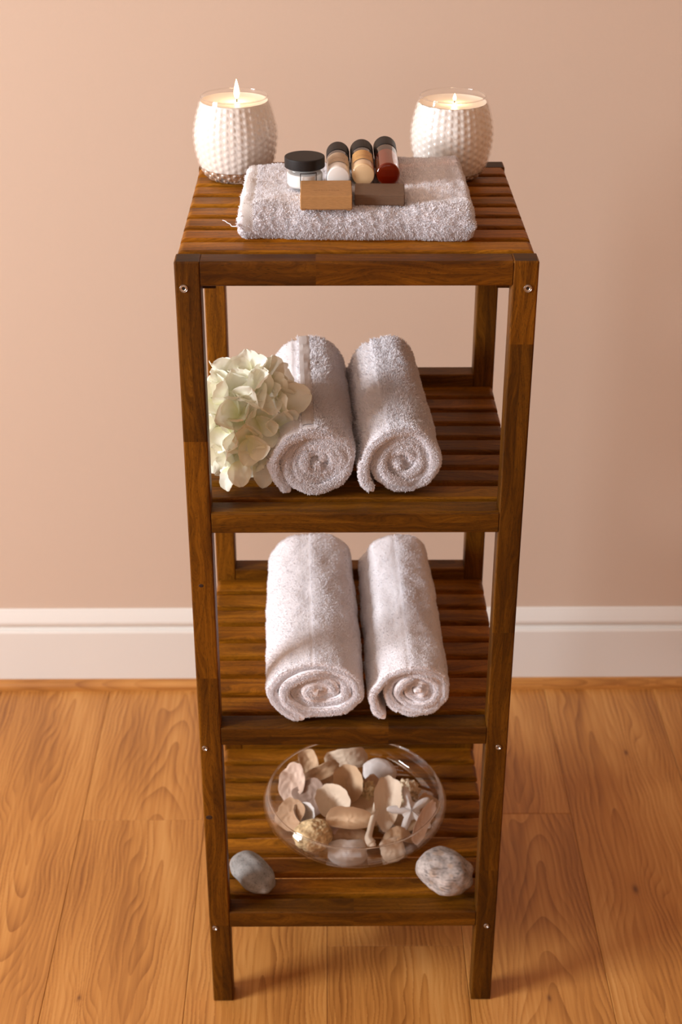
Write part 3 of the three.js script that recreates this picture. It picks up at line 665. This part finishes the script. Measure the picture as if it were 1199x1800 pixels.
// ------------------------------------------------------------------ glass bowl with shells and dried pods
const BOWL = { x: 0.0050, y: SHELF[3] + 0.0004, z: -0.168 };
const bowlOuter = [[0.0001, 0], [0.040, 0.0], [0.055, 0.0015], [0.075, 0.0065], [0.100, 0.0155], [0.1175, 0.0275], [0.1252, 0.040], [0.1252, 0.049], [0.1205, 0.0575], [0.1180, 0.0605]];
{
  const t = thing('glass_bowl', 'round shallow clear glass bowl filled with dried pods and shells', 'bowl');
  const c = new THREE.CatmullRomCurve3(bowlOuter.map(p => new THREE.Vector3(p[0], p[1], 0)));
  const pts = c.getPoints(60).map(p => new THREE.Vector2(Math.max(0.0001, p.x), Math.max(0, p.y)));
  part('bowl_wall', new THREE.LatheGeometry(pts, 96), M.bowlGlass, t);
  const inner = pts.map(p => new THREE.Vector2(Math.max(0.0001, p.x - 0.0022), p.y + 0.0022)).slice(0, -1);
  part('inner_wall', new THREE.LatheGeometry(inner, 96), M.bowlGlass, t);
  const rim = new THREE.TorusGeometry(0.1171, 0.0013, 10, 96); rim.rotateX(Math.PI / 2); rim.translate(0, 0.0605, 0); part('rim', rim, M.rimGlass, t);
  t.position.set(BOWL.x, BOWL.y, BOWL.z);
}
// building blocks for the contents
function chipGeo(o) {                                  // curved shell, husk or shaving; x across, z along, cupped towards +y
  const R = 10, A = 40, pos = [], idx = [], th = (o.th ?? 0.0022) / 2, sd = rr(0, 99);
  const at = (r, a, side) => {
    const ca = Math.cos(a), sa = Math.sin(a);
    const e = o.sq ?? 2.2, den = Math.pow(Math.pow(Math.abs(ca), e) + Math.pow(Math.abs(sa), e), -1 / e);
    let rad = den * (1 + (o.rough ?? 0.06) * n2(ca * 1.5 + sd, sa * 1.5));
    let x = ca * rad * r, z = sa * rad * r;
    const point = (o.point ?? 0) * smooth(0, 1, Math.abs(z)) * (z > 0 || o.both ? 1 : 0); x *= 1 - point;
    x *= 1 + (o.taper ?? 0) * z;
    const X = x * o.w * 0.54, Z = z * o.l * 0.54;
    let y = (o.cx ?? 0) * 1.5 * o.w * x * x + (o.cz ?? 0) * o.l * z * z + (o.tw ?? 0) * o.w * x * z + 0.0009 * n2(X * 120 + sd, Z * 120) * (o.wave ?? 1) + (o.wv ?? 0) * o.l * Math.sin(z * 3);
    const edge = Math.sqrt(Math.max(0.02, 1 - Math.pow(r, 8)));
    return [X, y + side * th * edge, Z];
  };
  for (const side of [1, -1]) for (let i = 0; i <= R; i++) for (let j = 0; j < A; j++) pos.push(...at(i / R, j / A * Math.PI * 2, side));
  const S = (R + 1) * A;
  for (let s = 0; s < 2; s++) for (let i = 0; i < R; i++) for (let j = 0; j < A; j++) { const a = s * S + i * A + j, b = s * S + i * A + (j + 1) % A; s ? idx.push(a, a + A, b, b, a + A, b + A) : idx.push(a, b, a + A, b, b + A, a + A); }
  for (let j = 0; j < A; j++) { const a = R * A + j, b = R * A + (j + 1) % A; idx.push(a, b, a + S, b, b + S, a + S); }
  return geom(pos, null, idx);
}
function lump(rx, ry, rz, amp, freq, colorFn, detail = 24, shape) {     // pebble, rock, sponge or coral
  let g = new THREE.IcosahedronGeometry(1, detail); g.deleteAttribute('uv'); g.deleteAttribute('normal'); g = mergeVertices(g, 1e-4);
  const p = g.attributes.position, col = [], sd = rr(0, 99);
  for (let i = 0; i < p.count; i++) {
    let x = p.getX(i), y = p.getY(i), z = p.getZ(i);
    const m = 1 + amp * n3(x * freq + sd, y * freq, z * freq) + amp * (shape ? 0.12 : 0.4) * n3(x * freq * 2.6 + sd, y * freq * 2.6, z * freq * 2.6);
    let q = [x * m, y * m, z * m]; if (shape) q = shape(q, [x, y, z]);
    const c = colorFn ? colorFn(q[0], q[1], q[2], sd) : [1, 1, 1];
    p.setXYZ(i, q[0] * rx, q[1] * ry, q[2] * rz); col.push(...c);
  }
  g.setAttribute('color', new THREE.Float32BufferAttribute(col, 3)); g.computeVertexNormals(); return g;
}
const huskTone = { tan: [0.56, 0.375, 0.225], pale: [0.70, 0.56, 0.42], rose: [0.70, 0.52, 0.41], mauve: [0.40, 0.28, 0.22], cream: [0.72, 0.61, 0.48], white: [0.70, 0.655, 0.62], brown: [0.46, 0.29, 0.17] };
const huskMat = {}; for (const k in huskTone) huskMat[k] = std({ color: rgb(...huskTone[k]), roughness: 0.72, side: THREE.DoubleSide, bumpMap: null });
// lay: normal leaning back by tilt from straight up, spun by roll in the plane of the piece
function lay(o, pos, lean, roll, side = 0) { o.rotation.order = 'YXZ'; const q = new THREE.Quaternion().setFromEuler(new THREE.Euler(lean, 0, -side, 'YXZ')); q.multiply(new THREE.Quaternion().setFromAxisAngle(UPV, roll)); o.quaternion.copy(q); o.position.set(...pos); return o; }
function dried(name, label, category, geo, mat, pos, lean, roll, side, group = 'dried pieces in the glass bowl') {
  const o = shade(new THREE.Mesh(geo, mat)); o.name = numbered(name); o.userData = { label, category, group }; scene.add(o); return lay(o, pos, lean, roll, side);
}
//DRIED-BEGIN
const dryShade = (base, amp, f) => (x, y, z, s) => { const k = 1 + amp * n3(x * f + s, y * f, z * f) + amp * 0.6 * n3(x * f * 3, y * f * 3 + s, z * f * 3); return base.map(v => v * k); };
const spongeCol = dryShade([0.62, 0.46, 0.25], 0.22, 2.5), pinkCol = dryShade([0.56, 0.40, 0.33], 0.10, 2), whiteCol = dryShade([0.66, 0.61, 0.585], 0.04, 2), coralCol = dryShade([0.66, 0.52, 0.35], 0.15, 3);
function stemGeo(pts) {                                // bone-like stem, thicker at the two ends
  const c = new THREE.CatmullRomCurve3(pts), g = new THREE.TubeGeometry(c, 40, 1, 12), p = g.attributes.position, ctr = new THREE.Vector3();
  for (let i = 0; i <= 40; i++) { c.getPointAt(i / 40, ctr); const u = i / 40, r = 0.0042 + 0.0022 * smooth(0.72, 1, u) + 0.0012 * smooth(0.25, 0, u) - 0.006 * smooth(0.975, 1, u) * 0.5; for (let j = 0; j <= 12; j++) { const k = i * 13 + j; p.setXYZ(k, ctr.x + (p.getX(k) - ctr.x) * r, ctr.y + (p.getY(k) - ctr.y) * r, ctr.z + (p.getZ(k) - ctr.z) * r); } }
  const end = new THREE.SphereGeometry(0.0048, 12, 8).translate(pts[pts.length - 1].x, pts[pts.length - 1].y, pts[pts.length - 1].z);
  g.computeVertexNormals(); return mergeGeometries([g, end]);
}
function starGeo() {                                   // five tapering rounded arms, domed towards the middle
  const A = 120, R = 14, pos = [], idx = [], sd = 4.2, arms = [0.034, 0.031, 0.035, 0.030, 0.033];
  const at = (r, a, top) => {
    const k = a / (Math.PI * 2) * 5, m = ((Math.round(k) % 5) + 5) % 5, d = Math.abs(k - Math.round(k)) * 2;
    const rad = lerp(arms[m] * (1 - 0.0 * d), 0.0125, smooth(0.02, 0.75, d)), h = 0.0062 * Math.sqrt(Math.max(0, 1 - r * r * 0.98)) * (0.55 + 0.45 * (1 - r));
    const ri = 0.0009 * Math.exp(-d * d * 60);
    return [Math.sin(a) * rad * r, top ? h + ri * (1 - r) + 0.0004 * n2(a * 9 + sd, r * 12) : -0.0012 * (1 - r * 0.5), -Math.cos(a) * rad * r];
  };
  for (const top of [1, 0]) for (let i = 0; i <= R; i++) for (let j = 0; j < A; j++) pos.push(...at(i / R, j / A * Math.PI * 2, top));
  const S = (R + 1) * A;
  for (let s = 0; s < 2; s++) for (let i = 0; i < R; i++) for (let j = 0; j < A; j++) { const a = s * S + i * A + j, b = s * S + i * A + (j + 1) % A; s ? idx.push(a, b, a + A, b, b + A, a + A) : idx.push(a, a + A, b, b, a + A, b + A); }
  for (let j = 0; j < A; j++) { const a = R * A + j, b = R * A + (j + 1) % A; idx.push(a, a + S, b, b, a + S, b + S); }
  return geom(pos, null, idx);
}
dried('dried_husk', 'small tan husk standing at the back left of the bowl', 'husk', chipGeo({ w: 0.024, l: 0.032, sq: 3, cx: 0.15, tw: 0.15 }), huskMat.tan, [-0.0585, 0.2050, -0.2504], 0.95, 0.3, -0.1);
dried('dried_petal', 'pale pink pointed petal at the left rim of the bowl', 'dried petal', chipGeo({ w: 0.035, l: 0.053, sq: 1.7, cx: 0.10, cz: 0.06 }), huskMat.rose, [-0.0811, 0.2010, -0.2074], 0.85, -0.2, -0.15);
dried('bark_strip', 'long twisted tan strip behind the pale pink petal', 'bark strip', chipGeo({ w: 0.019, l: 0.066, sq: 4, cx: 0.2, tw: 0.5, wv: 0.04 }), huskMat.tan, [-0.0479, 0.1990, -0.2272], 0.9, 2.02, 0);
dried('bark_strip', 'wide pale curved strip at the very back of the bowl', 'bark strip', chipGeo({ w: 0.027, l: 0.056, sq: 4, cz: -0.22, cx: 0.1 }), huskMat.pale, [-0.0060, 0.2020, -0.2590], 0.95, 1.72, 0);
dried('dried_husk', 'cupped tan husk at the middle back, below the wide pale strip', 'husk', chipGeo({ w: 0.037, l: 0.049, sq: 2.4, cx: 0.40, cz: 0.2 }), huskMat.tan, [-0.0043, 0.2060, -0.1981], 0.85, 0.12, 0);
dried('dried_leaf', 'flat dull mauve piece under the twisted tan strip', 'dried leaf', chipGeo({ w: 0.044, l: 0.046, sq: 3.5, cx: 0.05 }), huskMat.mauve, [-0.0541, 0.1880, -0.1899], 0.7, 0.5, 0);
dried('dried_husk', 'round cupped husk left of the dark gap in the middle', 'husk', chipGeo({ w: 0.042, l: 0.046, sq: 2.2, cx: 0.38, cz: 0.1 }), huskMat.pale, [-0.0273, 0.1990, -0.1678], 0.8, 0.55, 0.1);
dried('seed_pod', 'curled tan pod lying crosswise in the middle of the bowl', 'seed pod', chipGeo({ w: 0.027, l: 0.058, sq: 2.6, cx: 0.6, wv: 0.05 }), huskMat.tan, [-0.0037, 0.2030, -0.1262], 0.75, 1.5, 0);
dried('dried_leaf', 'flat rosy brown piece against the left side of the glass', 'dried leaf', chipGeo({ w: 0.035, l: 0.040, sq: 3, cx: 0.1 }), huskMat.brown, [-0.0815, 0.1960, -0.1456], 0.7, -0.5, -0.35);
dried('shell', 'small white shell with a rounded rim beside the yellow sponge', 'shell', chipGeo({ w: 0.025, l: 0.030, sq: 2, cx: 0.5, cz: 0.3 }), huskMat.white, [-0.0669, 0.1920, -0.1503], 0.7, 0.6, 0.2);
dried('sponge', 'lumpy yellowish natural sponge at the front left of the bowl', 'sponge', lump(0.0260, 0.0205, 0.0230, 0.08, 1.5, spongeCol, 40), M.rock, [-0.0518, 0.1950, -0.1048], 0, 0.3, 0);
dried('pink_pebble', 'small pinkish stone right of the yellow sponge', 'stone', lump(0.0180, 0.0125, 0.0150, 0.05, 1.1, pinkCol, 16), M.rock, [-0.0244, 0.1820, -0.1243], 0.3, 0.3, 0);
dried('dried_leaf', 'rosy brown flat piece at the front below the curled pod', 'dried leaf', chipGeo({ w: 0.030, l: 0.056, sq: 2.6, cx: -0.2, cz: -0.05 }), huskMat.brown, [-0.0038, 0.1860, -0.1081], 0.75, 1.45, 0);
dried('shell', 'greyish white curved shell pressed against the front of the glass', 'shell', chipGeo({ w: 0.034, l: 0.050, sq: 3, cz: -0.30, cx: -0.1 }), huskMat.white, [-0.0056, 0.1760, -0.0880], 1.15, 1.57, 0);
dried('white_pebble', 'smooth flat white pebble at the back right of the bowl', 'stone', lump(0.0245, 0.0085, 0.0185, 0.05, 0.9, whiteCol, 20), M.rock, [0.0409, 0.2000, -0.2317], 0.85, -0.25, 0);
dried('seed_pod', 'knobbly yellow-brown pod in front of the white pebble', 'seed pod', lump(0.0150, 0.0150, 0.0165, 0.16, 2.0, spongeCol, 24), M.rock, [0.0264, 0.1970, -0.1942], 0, 0, 0);
dried('bark_chip', 'squarish brown chip lying on the knobbly pod', 'bark chip', chipGeo({ w: 0.018, l: 0.022, sq: 4, cx: 0.05, th: 0.004 }), huskMat.brown, [0.0310, 0.2090, -0.1954], 0.7, 0.7, 0);
dried('shell', 'long pale spoon-shaped shell standing right of the middle', 'shell', chipGeo({ w: 0.034, l: 0.069, sq: 2.1, cx: 0.28, cz: 0.05, taper: -0.22 }), huskMat.pale, [0.0476, 0.2100, -0.1504], 0.85, -0.08, 0.05);
dried('curved_stem', 'curved bone-like stem leaning along the spoon-shaped shell', 'stem', stemGeo([new THREE.Vector3(0.0081, 0.0010, -0.0433), new THREE.Vector3(0.0019, 0.0030, -0.0138), new THREE.Vector3(-0.0033, 0.0000, 0.0092), new THREE.Vector3(-0.0058, -0.0050, 0.0215), new THREE.Vector3(-0.0007, -0.0090, 0.0293)]), huskMat.cream, [0.0281, 0.2050, -0.1132], 0, 0, 0);
dried('coral', 'small knobby cream coral next to the starfish', 'coral', lump(0.0165, 0.0150, 0.0155, 0.22, 1.9, coralCol, 30), M.rock, [0.0781, 0.2010, -0.1877], 0, 0.4, 0);
dried('starfish', 'small white five-armed starfish at the right of the bowl', 'starfish', starGeo(), huskMat.white, [0.0803, 0.2070, -0.1395], 0.8, 0.25, 0.1);
dried('dried_husk', 'arched tan husk below the starfish, hollow side down', 'husk', chipGeo({ w: 0.042, l: 0.020, sq: 2.4, cx: -0.50 }), huskMat.tan, [0.0624, 0.1930, -0.1086], 0.5, 0.1, 0);
dried('bark_chip', 'pale chip at the front right low against the glass', 'bark chip', chipGeo({ w: 0.030, l: 0.030, sq: 3.2, cx: -0.1 }), huskMat.pale, [0.0545, 0.1780, -0.0942], 1.1, 0.3, 0);
dried('bark_strip', 'long rosy strip along the right side of the glass', 'bark strip', chipGeo({ w: 0.019, l: 0.062, sq: 2.6, cx: 0.2, cz: 0.12 }), huskMat.rose, [0.0932, 0.2030, -0.1197], 0.8, -0.55, 0.55);
dried('shell', 'tan curved shell behind the starfish arm at the far right', 'shell', chipGeo({ w: 0.030, l: 0.032, sq: 2.2, cx: 0.35 }), huskMat.tan, [0.1022, 0.1930, -0.1658], 0.7, -0.4, 0.3);
dried('bark_chip', 'tan chip under the cupped husks in the middle of the heap', 'bark chip', chipGeo({ w: 0.04, l: 0.05, sq: 2.6, cx: 0.1 }), huskMat.tan, [0.0180, 0.1860, -0.1652], 0.4, 0.9, 0.1);
dried('bark_chip', 'tan chip under the starfish, low on the right', 'bark chip', chipGeo({ w: 0.045, l: 0.04, sq: 2.8, cx: 0.1 }), huskMat.tan, [0.0760, 0.1860, -0.1529], 0.3, -0.6, -0.1);
dried('bark_chip', 'tan chip behind the mauve piece, low at the back', 'bark chip', chipGeo({ w: 0.035, l: 0.045, sq: 2.8, cx: 0.1 }), huskMat.tan, [-0.0248, 0.1860, -0.2231], 0.6, 0.3, 0);
//DRIED-END

// ------------------------------------------------------------------ the two beach stones
{
  const grey = lump(0.0245, 0.0165, 0.0390, 0.05, 1.1, (x, y, z, s) => { const k = 0.25 + 0.06 * n3(x * 2 + s, y * 2, z * 2) + 0.035 * n3(x * 9, y * 9 + s, z * 9) - 0.10 * smooth(0.6, 0.8, n3(x * 5 + s + 9, y * 5, z * 5)); return [k * 1.0, k * 0.97, k * 0.93]; }, 40, ([x, y, z]) => { const w = 1 - 0.10 * Math.exp(-z * z * 12) * (x > 0 ? 1 : 0.3); return [x * w, y, z]; });
  const o = shade(new THREE.Mesh(grey, M.rock)); o.name = 'grey_pebble'; o.userData = { label: 'smooth oval grey stone lying beside the left front leg', category: 'stone' };
  scene.add(o); o.rotation.order = 'YXZ'; o.rotation.set(0.05, 0.62, 0.0); o.position.set(-0.1305, SHELF[3] + 0.0174, -0.0560);
  const rock = lump(0.0385, 0.0255, 0.0325, 0.10, 0.9, (x, y, z, s) => {
    const k = 0.37 + 0.11 * n3(x * 1.6 + s, y * 1.6, z * 1.6) + 0.08 * n3(x * 6, y * 6 + s, z * 6), ru = smooth(0.2, 0.8, n3(x * 2.2 + 5, y * 2.2 + s, z * 2.2)), cr = smooth(0.42, 0.75, n3(x * 2.4 + s, y * 6, z * 2.4));
    const c = mix3([k, k * 0.87, k * 0.80], [k * 1.02, k * 0.72, k * 0.52], ru * 0.6); return c.map(v => v * (1 - 0.42 * cr));
  }, 44, ([x, y, z]) => { const tx = x + 0.25 * z * 0 + 0.0, cut = Math.max(0, -x * 0.55 - z * 0.2 - 0.42); return [tx + cut * 0.4, y * (1 - 0.22 * smooth(-0.2, 0.9, x) * 0) , z]; });
  const o2 = shade(new THREE.Mesh(rock, M.rock)); o2.name = 'mottled_rock'; o2.userData = { label: 'mottled pinkish grey rock beside the right front leg', category: 'stone' };
  scene.add(o2); o2.rotation.order = 'YXZ'; o2.rotation.set(0.0, -0.5, 0.0); o2.position.set(0.1205, SHELF[3] + 0.0268, -0.0455);
}

renderer.render(scene, camera);
